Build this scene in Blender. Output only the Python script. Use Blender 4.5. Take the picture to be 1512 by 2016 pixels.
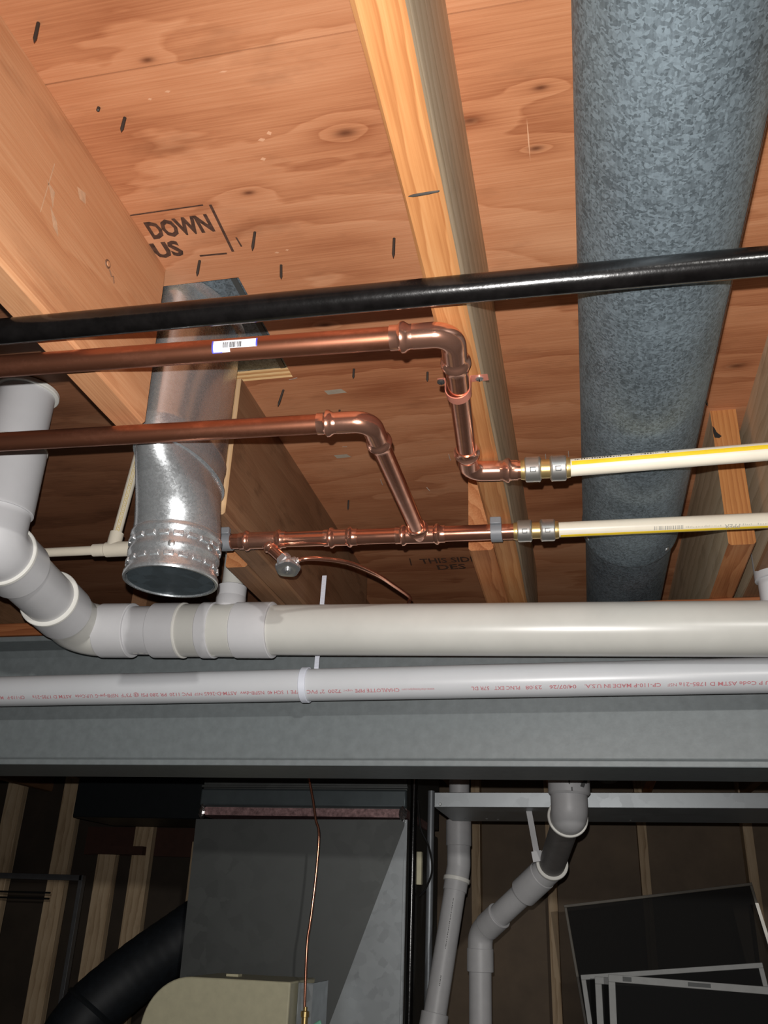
import bpy, math, random
from mathutils import Vector, Matrix, noise
random.seed(7)
for o in list(bpy.data.objects): bpy.data.objects.remove(o)
scn = bpy.context.scene
COL = scn.collection
CZ = 1.65                      # height of the camera above the floor; all coordinates below are metres relative to the camera, x along the beam, y along the joists

# ------------------------------------------------------------------ camera, light, exposure
cam = bpy.data.cameras.new('camera'); cam.sensor_fit = 'VERTICAL'; cam.sensor_height = 36.0
cam.lens = 1740.5*36/2016; cam.clip_start = 0.01
camo = bpy.data.objects.new('camera', cam); COL.objects.link(camo); scn.camera = camo
CR = Vector((0.97702551, 0.21027043, 0.03474901)); CU = Vector((0.05759757, -0.41749347, 0.90685265)); CB = Vector((0.20519178, -0.88401671, -0.42001283))
m = Matrix((CR, CU, CB)).transposed().to_4x4(); m.translation = Vector((0, 0, CZ)); camo.matrix_world = m

world = bpy.data.worlds.new('world'); scn.world = world; world.use_nodes = True
world.node_tree.nodes['Background'].inputs[0].default_value = (0.75, 0.85, 1.0, 1)
world.node_tree.nodes['Background'].inputs[1].default_value = 0.005

fl = bpy.data.lights.new('phone_flash', 'SPOT'); fl.energy = 66; fl.color = (1.0, 0.97, 0.94); fl.spot_size = math.radians(108); fl.spot_blend = 1.0; fl.shadow_soft_size = 0.003
flo = bpy.data.objects.new('phone_flash', fl); COL.objects.link(flo)
m2 = m.copy(); m2.translation = Vector((0, 0, CZ)) + CU*0.026 - CR*0.008; flo.matrix_world = m2
bl = bpy.data.lights.new('bare_bulb', 'POINT'); bl.energy = 112; bl.color = (1.0, 0.97, 0.92); bl.shadow_soft_size = 0.03
blo = bpy.data.objects.new('bare_bulb', bl); COL.objects.link(blo); blo.location = (1.0, -2.0, 0.44+CZ)

scn.view_settings.view_transform = 'Standard'; scn.view_settings.look = 'None'
scn.view_settings.gamma = 1; scn.view_settings.use_curve_mapping = False; scn.view_settings.exposure = 0.0

# ------------------------------------------------------------------ materials
def setin(nt, sock, v):
    if isinstance(v, bpy.types.NodeSocket): nt.links.new(v, sock)
    elif isinstance(v, (tuple, list)) and len(v) == 3 and sock.type == 'RGBA': sock.default_value = (*v, 1)
    else: sock.default_value = v
class G:
    def __init__(s, name):
        s.mat = bpy.data.materials.new(name); s.mat.use_nodes = True; s.nt = s.mat.node_tree
        s.b = s.nt.nodes['Principled BSDF']
    def n(s, t, out=0, props=None, **kw):
        nd = s.nt.nodes.new(t)
        for k, v in (props or {}).items(): setattr(nd, k, v)
        for k, v in kw.items():
            k2 = int(k[1:]) if k[0] == 'i' and k[1:].isdigit() else k.replace('_', ' ')
            setin(s.nt, nd.inputs[k2], v)
        return nd.outputs[out]
    def m(s, op, a, b=0.0, c=0.0): return s.n('ShaderNodeMath', props={'operation': op}, i0=a, i1=b, i2=c)
    def pos(s): return s.n('ShaderNodeNewGeometry', 0)
    def xyz(s, v):
        nd = s.nt.nodes.new('ShaderNodeSeparateXYZ'); s.nt.links.new(v, nd.inputs[0]); return nd.outputs
    def scale(s, v, sc, off=(0, 0, 0)):
        return s.n('ShaderNodeMapping', i0=v, Scale=sc, Location=off)
    def noise(s, v, sc=5, det=3, rough=.5, dist=0):
        return s.n('ShaderNodeTexNoise', Vector=v, Scale=sc, Detail=det, Roughness=rough, Distortion=dist)
    def ramp(s, f, stops, interp='LINEAR'):
        nd = s.nt.nodes.new('ShaderNodeValToRGB'); s.nt.links.new(f, nd.inputs[0]); cr = nd.color_ramp; cr.interpolation = interp
        while len(cr.elements) < len(stops): cr.elements.new(0.5)
        for e, (p, c) in zip(cr.elements, stops):
            e.position = p; e.color = (*c, 1) if isinstance(c, tuple) else (c, c, c, 1)
        return nd.outputs[0]
    def mix(s, f, a, b, mode='MIX'):
        nd = s.nt.nodes.new('ShaderNodeMix'); nd.data_type = 'RGBA'; nd.blend_type = mode
        setin(s.nt, nd.inputs[0], f); setin(s.nt, nd.inputs[6], a); setin(s.nt, nd.inputs[7], b); return nd.outputs[2]
    def bump(s, h, st=.2, d=.002):
        s.nt.links.new(s.n('ShaderNodeBump', Height=h, Strength=st, Distance=d), s.b.inputs['Normal'])
    def set(s, **kw):
        for k, v in kw.items(): setin(s.nt, s.b.inputs[k.replace('_', ' ')], v)
        return s.mat

def plain(name, c, rough=.5, metal=0.0, var=.12, sc=30, bump=0.0, **kw):
    g = G(name); p = g.pos(); nz = g.noise(p, sc, 4, .6)
    d = tuple(x*(1-var) for x in c); l = tuple(min(1, x*(1+var)) for x in c)
    col = g.ramp(nz, [(.3, d), (.7, l)])
    if bump: g.bump(nz, bump, .002)
    return g.set(Base_Color=col, Roughness=rough, Metallic=metal, **kw)

def wood(name, c_dark, c_mid, c_light, axis='y', knots=(), period=.035, amp=.06, rough=.62, sheen=.3, seed=0.0, dirt=.25, bw=.72, fw=.75, gw=1.3):
    """plain-sawn grain: contour lines of a warped field running along the grain axis, looping around the knots"""
    g = G(name); P = g.n('ShaderNodeVectorMath', props={'operation': 'SUBTRACT'}, i0=g.pos(), i1=(0, 0, CZ)); o = g.xyz(P)
    if axis == 'x': along, cross, third = o[0], o[1], o[2]
    elif axis == 'z': along, cross, third = o[2], o[0], o[1]
    else: along, cross, third = o[1], o[0], o[2]
    v = g.n('ShaderNodeCombineXYZ', i0=along, i1=cross, i2=third)
    w1 = g.noise(g.scale(v, (1.6, 7, 7), (seed, seed*2, seed)), 1, 2, .5)
    w2 = g.noise(g.scale(v, (6, 22, 22), (seed*3, 0, seed)), 1, 3, .55)
    F = g.m('MULTIPLY_ADD', g.m('ADD', cross, third), 1/period, g.m('MULTIPLY', w1, amp/.01))
    F = g.m('MULTIPLY_ADD', w2, 1.3, F)
    kmask = None
    for (kx, ky, s, a) in knots:
        dx = g.m('MULTIPLY', g.m('SUBTRACT', o[0], kx), 1/(s*(2.2 if axis == 'x' else 1)))
        dy = g.m('MULTIPLY', g.m('SUBTRACT', o[1], ky), 1/(s*(2.2 if axis == 'y' else 1)))
        d2 = g.m('ADD', g.m('MULTIPLY', dx, dx), g.m('MULTIPLY', dy, dy))
        e = g.m('POWER', 2.718, g.m('MULTIPLY', d2, -1.0)); F = g.m('MULTIPLY_ADD', e, a, F)
        if s > .05: continue
        k = g.m('POWER', 2.718, g.m('MULTIPLY', d2, -14.0)); kmask = k if kmask is None else g.m('MAXIMUM', kmask, k)
    fr = g.m('FRACT', F)
    band = g.ramp(fr, [(0, .62), (.45, .40), (.82, .12), (.93, 0.0), (1.0, .6)])
    fib = g.noise(g.scale(v, (9, 420, 420), (seed, 0, 0)), 1, 2, .6)
    fac = g.m('ADD', g.m('MULTIPLY', band, bw), g.m('MULTIPLY', g.m('SUBTRACT', fib, .5), fw))
    big = g.noise(g.scale(v, (2.2, 5, 5), (seed*5, 1, 2)), 1, 3, .6)
    fac = g.m('ADD', fac, g.m('MULTIPLY', g.m('SUBTRACT', big, .5), gw))
    fac = g.m('ADD', fac, .18+.36*(.72-bw))
    col = g.ramp(fac, [(0.0, c_dark), (.42, c_mid), (.9, c_light)])
    st = g.ramp(g.noise(g.scale(v, (7, 16, 16), (seed, 3, 3)), 1, 4, .65), [(.56, 0.0), (.72, 1.0)])
    col = g.mix(g.m('MULTIPLY', st, dirt), col, tuple(x*.45 for x in c_dark))
    if kmask is not None: col = g.mix(g.m('MULTIPLY', kmask, .85), col, (.10, .028, .012))
    g.bump(g.m('ADD', g.m('MULTIPLY', fib, .6), g.m('MULTIPLY', band, .4)), .22, .0016)
    return g.set(Base_Color=col, Roughness=rough, Specular_IOR_Level=sheen)

M = {}
PLYK = [(-.21, .655, .020, 1.7), (-.013, .712, .014, 1.0), (-.004, .636, .013, .9), (-.38, .534, .012, .7), (-.342, .718, .013, .9), (-.322, .975, .018, 1.1), (-.078, .663, .018, 1.2), (.252, 1.17, .022, 1.3), (-.30, .83, .12, 2.2), (-.16, 1.45, .10, 2.0), (-.10, .30, .15, 2.0)]
M['ply'] = wood('plywood_fir', (.32, .108, .045), (.50, .212, .10), (.64, .315, .168), 'x', PLYK, .14, .034, .55, .35, 1.3, .28, .52, .62, 1.5)
M['ply_far'] = wood('plywood_dull', (.27, .10, .045), (.44, .20, .10), (.55, .29, .16), 'x', PLYK, .11, .04, .6, .3, 1.9, .25, .6, .6, 1.5)
M['ply_brown'] = wood('plywood_brown', (.15, .06, .03), (.26, .11, .055), (.34, .165, .09), 'x', (), .14, .03, .6, .25, 4.1, .3, .4, .55, 1.3)  # darker, browner plywood for the left sheets
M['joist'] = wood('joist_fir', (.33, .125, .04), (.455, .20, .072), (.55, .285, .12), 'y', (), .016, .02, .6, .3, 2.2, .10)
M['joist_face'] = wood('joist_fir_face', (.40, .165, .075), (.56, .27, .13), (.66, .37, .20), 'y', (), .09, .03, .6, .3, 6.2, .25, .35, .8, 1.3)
M['joist_grey'] = wood('joist_weathered_lightened', (.48, .36, .23), (.66, .51, .335), (.76, .62, .45), 'y', (), .03, .02, .7, .2, 3.7, .35)  # weathered grey, albedo raised to stand in for light missing on joist sides
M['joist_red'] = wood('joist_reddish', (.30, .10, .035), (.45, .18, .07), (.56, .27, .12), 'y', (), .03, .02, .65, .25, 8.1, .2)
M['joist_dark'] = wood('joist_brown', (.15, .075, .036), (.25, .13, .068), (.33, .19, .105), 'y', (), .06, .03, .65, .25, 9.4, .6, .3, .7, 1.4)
M['end_grain'] = wood('end_grain', (.42, .24, .11), (.56, .36, .19), (.66, .46, .28), 'z', (), .008, .01, .7, .2, 2.0, .15)
M['end_orange'] = wood('end_grain_orange', (.33, .12, .04), (.47, .20, .065), (.56, .27, .10), 'z', (), .008, .01, .7, .2, 5.0, .2)
M['plate'] = wood('sill_plate_wood', (.24, .075, .028), (.36, .13, .05), (.46, .19, .08), 'x', (), .02, .02, .65, .25, 5.5, .3)
M['stud'] = wood('stud_spruce', (.36, .24, .14), (.60, .44, .28), (.72, .56, .38), 'z', (), .03, .02, .65, .2, 7.5, .3)
M['dark_wood'] = plain('dark_stained_wood', (.06, .022, .014), .7)

def galv(name, base, sc=160, rough=.42, metal=.85, contrast=.5, smear=0.0):
    g = G(name); p = g.pos()
    w = g.noise(p, 60, 2, .5)
    pv = g.n('ShaderNodeVectorMath', props={'operation': 'MULTIPLY_ADD'}, i0=g.n('ShaderNodeTexNoise', 1, Vector=p, Scale=130.0), i1=(.010, .010, .010), i2=p)
    vo = g.n('ShaderNodeTexVoronoi', 1, Vector=pv, Scale=float(sc)); va = g.xyz(vo)[0]
    n2 = g.noise(p, 9, 4, .6); n3 = g.noise(g.scale(p, (700, 30, 700)), 1, 2, .5)
    f = g.m('ADD', g.m('MULTIPLY', va, .55), g.m('ADD', g.m('MULTIPLY', n2, .6), g.m('MULTIPLY', n3, .32)))
    d = tuple(x*(1-contrast) for x in base); l = tuple(min(1, x*(1+contrast*.8)) for x in base)
    col = g.ramp(f, [(.40, d), (.72, base), (1.0, l)])
    rg = g.m('ADD', rough-.08, g.m('MULTIPLY', f, .16))
    return g.set(Base_Color=col, Roughness=rg, Metallic=metal, Specular_IOR_Level=.5)
M['galv'] = galv('galvanized_spangle', (.195, .24, .27), 400, .50, .62, .46)
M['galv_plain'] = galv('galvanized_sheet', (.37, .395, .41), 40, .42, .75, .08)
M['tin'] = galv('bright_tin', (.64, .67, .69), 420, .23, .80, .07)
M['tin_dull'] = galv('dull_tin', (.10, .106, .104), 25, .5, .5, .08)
M['cap'] = galv('dark_tin_cap', (.10, .13, .15), 60, .5, .6, .2)

def copper(name, c, rough, tarn, tcol):
    g = G(name); p = g.pos(); n1 = g.noise(g.scale(p, (18, 60, 60)), 1, 4, .65); n2 = g.noise(p, 190, 3, .6)
    f = g.ramp(g.m('ADD', g.m('MULTIPLY', n1, .8), g.m('MULTIPLY', n2, .2)), [(.5-tarn*.3, 0.0), (.62-tarn*.15, 1.0)])
    col = g.mix(g.m('MULTIPLY', f, min(1, tarn)), c, tcol)
    return g.set(Base_Color=col, Metallic=.92, Roughness=g.m('ADD', rough, g.m('MULTIPLY', f, .05)))
M['copper'] = copper('copper_pipe', (.80, .38, .26), .15, .5, (.56, .22, .13))
M['copper_old'] = copper('copper_tarnished', (.66, .27, .165), .30, .8, (.34, .13, .072))
M['copper_fit'] = copper('copper_fitting', (.88, .46, .33), .17, .25, (.55, .22, .12))
M['copper_strap'] = plain('copper_plated_strap', (.72, .27, .19), .45, .5)
M['brass'] = plain('brass', (.72, .52, .22), .34, .85)
M['steel'] = plain('stainless_steel', (.74, .72, .68), .33, .90, .06, 80)
M['chrome'] = plain('chrome', (.90, .91, .92), .22, .9, .05)
M['zinc'] = plain('zinc_screw', (.70, .72, .72), .3, .9)
M['nail'] = plain('nail_steel', (.055, .05, .045), .55, .5)
M['staple'] = plain('staple_wire', (.75, .70, .62), .4, .6)
M['black'] = plain('black_iron_paint', (.0045, .004, .004), .20, 0.0, .4, 60, .2, Specular_IOR_Level=.6)
M['pvc'] = plain('white_pvc', (.62, .62, .635), .34, 0, .04, 14, 0, Specular_IOR_Level=.45)
M['pvc_pipe'] = plain('aged_white_pvc', (.60, .595, .555), .30, 0, .06, 9, 0, Specular_IOR_Level=.5)
M['pvc_new'] = plain('bright_white_pvc', (.61, .625, .65), .32, 0, .03, 10, 0, Specular_IOR_Level=.45)
M['pvc_rim'] = plain('pvc_hub_rim', (.82, .81, .76), .4, 0, .03, 20)
M['pvc_grey'] = plain('dusty_pvc', (.50, .50, .51), .45, 0, .1, 12)
M['cpvc'] = plain('cream_cpvc', (.80, .73, .60), .32, 0, .04, 25, 0, Specular_IOR_Level=.5)
M['yellow'] = plain('yellow_stripe_print', (.86, .60, .03), .4, 0, .08, 60)
M['ochre'] = plain('ochre_print', (.60, .45, .12), .5)
M['print_red'] = plain('red_print', (.52, .20, .22), .5, 0, .25, 300)
M['print_black'] = plain('black_print', (.03, .03, .03), .5)
M['print_grey'] = plain('grey_print', (.42, .40, .35), .5)
M['ink'] = plain('stamp_ink', (.075, .035, .022), .7, 0, .5, 160)
M['ink_faded'] = plain('faded_stamp_ink', (.10, .05, .032), .7, 0, .5, 160)
M['paint'] = plain('grey_painted_steel', (.185, .208, .215), .42, 0, .10, 55, .12, Specular_IOR_Level=.45)
M['strap'] = plain('white_nylon', (.74, .77, .86), .45, 0, .04)
M['clip'] = plain('grey_nylon', (.19, .20, .215), .45, 0, .06)
M['sticker'] = plain('white_sticker', (.80, .80, .84), .35, 0, .03)
M['blue'] = plain('blue_sticker_border', (.08, .09, .55), .4)
M['cream'] = plain('cream_enamel', (.66, .62, .43), .45, 0, .06, 40, .05)
M['flex'] = plain('black_flexible_duct', (.010, .013, .017), .6, 0, .3, 40)
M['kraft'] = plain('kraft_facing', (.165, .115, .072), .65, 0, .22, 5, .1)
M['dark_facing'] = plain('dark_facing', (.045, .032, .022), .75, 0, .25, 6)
M['tape'] = plain('red_foil_tape', (.42, .26, .26), .4, .35, .5, 90)
M['foil'] = plain('crumpled_foil', (.75, .70, .70), .2, .95, .1, 90, .8)
M['frame'] = plain('screen_frame_white', (.58, .59, .58), .5, 0, .06)
M['frame_dark'] = plain('screen_frame_brown', (.20, .18, .15), .5, 0, .1)
M['mesh_screen'] = None
g = G('screen_mesh'); M['mesh_screen'] = g.set(Base_Color=(.010, .010, .010), Roughness=.8, Alpha=.86)
M['concrete'] = plain('concrete', (.09, .085, .08), .85, 0, .15, 8, .2)
M['rail'] = plain('grey_rail', (.12, .12, .125), .5, .3)
M['wire'] = plain('dark_wire', (.01, .01, .01), .5)
M['conduit'] = plain('grey_conduit', (.26, .28, .30), .45, .4)
M['soot'] = plain('black_smear', (.012, .011, .010), .8)

# ------------------------------------------------------------------ mesh building
WL = {}
class MB:
    def __init__(s): s.v = []; s.f = []; s.mi = []; s.cur = 0
    def ring(s, pts): i = len(s.v); s.v += [Vector(p) for p in pts]; return list(range(i, i+len(pts)))
    def face(s, f): s.f.append(f); s.mi.append(s.cur)
    def skin(s, rings, closed=True, cap0=True, cap1=True):
        for a, b in zip(rings, rings[1:]):
            n = len(a)
            for k in range(n if closed else n-1): s.face((a[k], a[(k+1) % n], b[(k+1) % n], b[k]))
        if closed and cap0: s.face(tuple(reversed(rings[0])))
        if closed and cap1: s.face(tuple(rings[-1]))
    def box(s, a, b):
        x0, y0, z0 = a; x1, y1, z1 = b
        r0 = s.ring([(x0, y0, z0), (x1, y0, z0), (x1, y1, z0), (x0, y1, z0)]); r1 = s.ring([(x0, y0, z1), (x1, y0, z1), (x1, y1, z1), (x0, y1, z1)])
        s.skin([r0, r1]); return s
    def obox(s, c, ax, ay, az):      # box from its centre and three half-axis vectors
        c = Vector(c); ax = Vector(ax); ay = Vector(ay); az = Vector(az)
        r0 = s.ring([c-ax-ay-az, c+ax-ay-az, c+ax+ay-az, c-ax+ay-az]); r1 = s.ring([c-ax-ay+az, c+ax-ay+az, c+ax+ay+az, c-ax+ay+az]); s.skin([r0, r1]); return s
    def prism(s, poly, d):           # polygon (list of points) extruded by vector d
        d = Vector(d); r0 = s.ring(poly); r1 = s.ring([Vector(p)+d for p in poly]); s.skin([r0, r1]); return s
    def lathe(s, p, d, prof, n=28, cap=True):   # prof: list of (distance along d, radius)
        p = Vector(p); d = Vector(d).normalized(); u, v = frame(d); rs = []
        for t, r in prof: rs.append(s.ring([p+d*t+(u*math.cos(2*math.pi*k/n)+v*math.sin(2*math.pi*k/n))*max(r, 1e-5) for k in range(n)]))
        s.skin(rs, True, cap, cap); return s
    def tube(s, pts, r, n=24, cap=True):
        pts = [Vector(p) for p in pts]; rs = []; t0 = (pts[1]-pts[0]).normalized(); u, v = frame(t0); N = len(pts)
        rr = r if isinstance(r, (list, tuple)) else [r]*N
        for i, p in enumerate(pts):
            t = (pts[min(i+1, N-1)]-pts[max(i-1, 0)]).normalized()
            u = (u - t*u.dot(t)).normalized(); v = t.cross(u)
            rs.append(s.ring([p+(u*math.cos(2*math.pi*k/n)+v*math.sin(2*math.pi*k/n))*rr[i] for k in range(n)]))
        s.skin(rs, True, cap, cap); return s
def frame(d):
    u = Vector((0, 0, 1)) if abs(d.z) < .9 else Vector((1, 0, 0))
    u = (u - d*u.dot(d)).normalized(); return u, d.cross(u)
def bend(pts, rad, n=8):            # polyline with rounded corners
    pts = [Vector(p) for p in pts]; out = [pts[0]]
    for i in range(1, len(pts)-1):
        a = (pts[i-1]-pts[i]); b = (pts[i+1]-pts[i]); ad = a.normalized(); bd = b.normalized()
        ang = ad.angle(bd); r = rad[i-1] if isinstance(rad, (list, tuple)) else rad
        L = min(r/math.tan(ang/2), a.length*.49, b.length*.49)
        P0 = pts[i]+ad*L; P1 = pts[i]+bd*L
        for k in range(n+1):
            t = k/n; out.append((1-t)**2*P0 + 2*t*(1-t)*(pts[i]*.78+(P0+P1)*.11) + t*t*P1 if False else arc(P0, P1, pts[i], ad, bd, ang, t))
    out.append(pts[-1]); return out
def arc(P0, P1, c, ad, bd, ang, t):
    bis = (ad+bd).normalized(); L = (P0-c).length; r = L*math.tan(ang/2); cen = c + bis*(r/math.sin(ang/2))
    a = P0-cen; b = P1-cen; th = a.angle(b)
    if th < 1e-5: return P0.lerp(P1, t)
    return cen + (a*math.sin((1-t)*th)+b*math.sin(t*th))/math.sin(th)

def link(o, parent=None, origin=(0, 0, 0)):
    COL.objects.link(o); W = Vector(origin)
    if parent is not None: o.parent = parent; o.location = W - WL[parent.name]
    else: o.location = W
    WL[o.name] = W; return o
def tag(o, label=None, cat=None, group=None, kind=None):
    if label: o['label'] = label
    if cat: o['category'] = cat
    if group: o['group'] = group
    if kind: o['kind'] = kind
    return o
def build(name, mb, mats, parent=None, label=None, cat=None, group=None, kind=None, angle=38, origin=None, bevel=0):
    mats = mats if isinstance(mats, (list, tuple)) else [mats]
    vs = [v + Vector((0, 0, CZ)) for v in mb.v]
    if origin is None:
        xs = [v.x for v in vs]; ys = [v.y for v in vs]; zs = [v.z for v in vs]
        origin = Vector(((min(xs)+max(xs))/2, (min(ys)+max(ys))/2, min(zs)))
    else: origin = Vector(origin) + Vector((0, 0, CZ))
    me = bpy.data.meshes.new(name); me.from_pydata([v-origin for v in vs], [], mb.f)
    for mt in mats: me.materials.append(M[mt] if isinstance(mt, str) else mt)
    me.polygons.foreach_set('material_index', mb.mi); me.validate(); me.shade_smooth(); me.set_sharp_from_angle(angle=math.radians(angle)); me.update()
    o = bpy.data.objects.new(name, me); link(o, parent, origin)
    if bevel:
        b = o.modifiers.new('bevel', 'BEVEL'); b.width = bevel; b.segments = 2; b.limit_method = 'ANGLE'; b.angle_limit = math.radians(40)
    return tag(o, label, cat, group, kind)
def thing(name, loc, label, cat, group=None, kind=None):
    o = bpy.data.objects.new(name, None); o.empty_display_size = .05
    link(o, None, Vector(loc)+Vector((0, 0, CZ))); return tag(o, label, cat, group, kind)

# wrap helpers for print on pipes: axis p0->p1, angle 0 faces the given side vector
def cylmap(p0, p1, r, facing):
    p0 = Vector(p0); d = (Vector(p1)-p0).normalized(); fv = Vector(facing); fv = (fv - d*fv.dot(d)).normalized(); uv = fv.cross(d)
    def f(s, a, lift=.0003): return p0 + d*s + (fv*math.cos(a)+uv*math.sin(a))*(r+lift)
    return f
def patch(mb, f, s0, s1, a0, a1, ns=1, na=4, lift=.0003):
    g = [[len(mb.v)+i*(na+1)+j for j in range(na+1)] for i in range(ns+1)]
    for i in range(ns+1):
        for j in range(na+1): mb.v.append(f(s0+(s1-s0)*i/ns, a0+(a1-a0)*j/na, lift))
    for i in range(ns):
        for j in range(na): mb.face((g[i][j], g[i+1][j], g[i+1][j+1], g[i][j+1]))
def text_mesh(s, bold=0.0):
    c = bpy.data.curves.new('print_tmp', 'FONT'); c.body = s; c.resolution_u = 2; c.offset = bold
    o = bpy.data.objects.new('print_tmp', c); COL.objects.link(o)
    dg = bpy.context.evaluated_depsgraph_get(); me = bpy.data.meshes.new_from_object(o.evaluated_get(dg))
    vs = [v.co.copy() for v in me.vertices]; fs = [tuple(p.vertices) for p in me.polygons]
    bpy.data.objects.remove(o); bpy.data.curves.remove(c); bpy.data.meshes.remove(me)
    if vs:
        x0 = min(v.x for v in vs); x1 = max(v.x for v in vs)
        for v in vs: v.x = (v.x-x0)/(x1-x0)
    return vs, fs
def add_text(mb, s, fn, bold=0.0):   # fn maps (x in 0..1 along the string, y in cap heights) to a point
    vs, fs = text_mesh(s, bold); i = len(mb.v); mb.v += [fn(v.x, v.y/.70) for v in vs]
    for f in fs: mb.face(tuple(k+i for k in f))

# ------------------------------------------------------------------ setting
def sheet(x0, x1, y0, y1, mat, hole=None, t=.019, z=.76):
    mb = MB()
    if hole is None: mb.box((x0, y0, z), (x1, y1, z+t))
    else:
        hx0, hx1, hy0, hy1 = hole
        P = lambda a, b, c: mb.ring([(a, b, c)])[0]
        xs = [x0, hx0, hx1, x1]; ys = [y0, hy0, hy1, y1]
        lo = [[P(x, y, z) for y in ys] for x in xs]; hi = [[P(x, y, z+t) for y in ys] for x in xs]
        for i in range(3):
            for j in range(3):
                if i == 1 and j == 1: continue
                mb.face((lo[i][j], lo[i][j+1], lo[i+1][j+1], lo[i+1][j])); mb.face((hi[i][j], hi[i+1][j], hi[i+1][j+1], hi[i][j+1]))
        for i in range(3):
            mb.face((lo[i][0], lo[i+1][0], hi[i+1][0], hi[i][0])); mb.face((lo[i+1][3], lo[i][3], hi[i][3], hi[i+1][3]))
            mb.face((lo[0][i+1], lo[0][i], hi[0][i], hi[0][i+1])); mb.face((lo[3][i], lo[3][i+1], hi[3][i+1], hi[3][i]))
        mb.cur = 1
        for a, b in (((1, 1), (2, 1)), ((2, 1), (2, 2)), ((2, 2), (1, 2)), ((1, 2), (1, 1))):
            mb.face((lo[a[0]][a[1]], hi[a[0]][a[1]], hi[b[0]][b[1]], lo[b[0]][b[1]]))
    return mb
ceiling = thing('ceiling', (0, 1, .76), 'plywood subfloor seen from below between the joists', None, kind='structure')
EX = -.62
build('plywood_sheet', sheet(EX+.002, 1.3, -1.2, .5405, 'ply'), 'ply', ceiling)
HOLE = (-.545, -.407, .857, 1.093)
g = G('plywood_cut_edge'); o_ = g.xyz(g.pos()); lay = g.m('FRACT', g.m('MULTIPLY', g.m('SUBTRACT', o_[2], CZ+.76), 1/.0076))
M['ply_edge'] = g.set(Base_Color=g.mix(g.m('MULTIPLY', g.noise(g.scale(g.pos(), (60, 60, 900)), 1, 2, .5), .6), g.ramp(lay, [(0, (.80, .52, .24)), (.48, (.86, .60, .30)), (.52, (.45, .22, .08)), (.9, (.55, .29, .11))]), (.4, .2, .08)), Roughness=.7)
build('plywood_sheet', sheet(EX+.002, 1.3, .542, 4.2, 'ply', HOLE), ['ply', 'ply_edge'], ceiling)
build('plywood_sheet', sheet(-3.2, EX, -1.2, 1.196, 'ply'), 'ply_brown', ceiling, label='darker brown plywood sheet')
build('plywood_sheet', sheet(-3.2, EX, 1.1985, 4.2, 'ply'), 'ply_brown', ceiling, label='darker brown plywood sheet')
build('plywood_sheet', sheet(1.302, 3.2, -1.2, 4.2, 'ply'), 'ply', ceiling)
# nails poking down through the subfloor
NAILS = [(-.465, .478, .030, .10), (-.435, .594, .022, 0), (-.456, .577, .006, 0), (-.357, .781, .030, 0), (-.191, .821, .032, 0), (-.344, .844, .024, .1), (-.445, .818, .026, 0), (-.433, 1.127, .032, -.2), (-.308, 1.088, .018, 0), (-.199, 1.114, .018, 0), (-.43, 1.536, .022, 0), (.215, 1.25, .018, .2), (-.36, 1.20, .012, 0), (.25, .86, .01, 0)]
nail0 = None
for (x, y, L, tilt) in NAILS:
    mb = MB(); mb.lathe((x, y, .7605), (tilt, -.05, -1), [(0, .0018), (L*.8, .0018), (L, .0003)], 10)
    build('nail', mb, 'nail', ceiling)
STAP = [((662, 888), (675, 880)), ((742, 937), (744, 953)), ((883, 893), (884, 912)), ((893, 825), (897, 829)), ((823, 958), (829, 966)), ((1060, 886), (1060, 900)), ((1106, 880), (1106, 896))]
for x, y, dx, dy in [(-.386, 1.32, .009, -.006), (-.347, 1.455, .001, .016), (-.205, 1.375, .001, .016), (-.178, 1.255, .004, .004), (-.266, 1.50, .005, .008), (-.036, 1.40, 0, .013), (.004, 1.395, 0, .014), (-.415, 1.10, .016, -.009)]:
    mb = MB(); mb.tube([(x, y, .7600), (x+dx*.5, y+dy*.5, .7575), (x+dx, y+dy, .7560)], .0007, 6); build('staple', mb, 'staple', ceiling)
# stamped lettering on the plywood
def ceil_text(mb, s, x0, x1, ytop, ybot, bold=0.0, lean=0.0, zz=.7597):
    add_text(mb, s, lambda u, v: Vector((x0+(x1-x0)*u + lean*v, ybot+(ytop-ybot)*v, zz)), bold)
def ceil_bar(mb, a, b, w, zz=.7597):
    a = Vector((*a, zz)); b = Vector((*b, zz)); d = (b-a).normalized(); p = Vector((-d.y, d.x, 0))*w/2
    i = mb.ring([a-p, b-p, b+p, a+p]); mb.face(tuple(i))
st = MB()
ceil_text(st, 'DOWN', -.486, -.404, .742, .769, .045)
ceil_text(st, 'IUS', -.5035, -.4585, .778, .803, .045)
ceil_bar(st, (-.53, .7275), (-.402, .7265), .0022); ceil_bar(st, (-.3935, .7275), (-.396, .809), .0035); ceil_bar(st, (-.441, .809), (-.405, .8105), .003); ceil_bar(st, (-.383, .785), (-.382, .802), .0022)
build('stamp_print', st, 'ink', ceiling, label='black stamped DOWN lettering with box outline')
st = MB()
ceil_text(st, 'THIS SIDE', -.345, -.215, 1.862, 1.892, .02)
ceil_text(st, 'DES', -.312, -.245, 1.905, 1.935, .02)
ceil_bar(st, (-.366, 1.855), (-.370, 1.90), .003)
build('stamp_print', st, 'ink_faded', ceiling, label='faded stamped THIS SIDE lettering')
CHIP = plain('bare_chip', (.66, .36, .21), .8)
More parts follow.
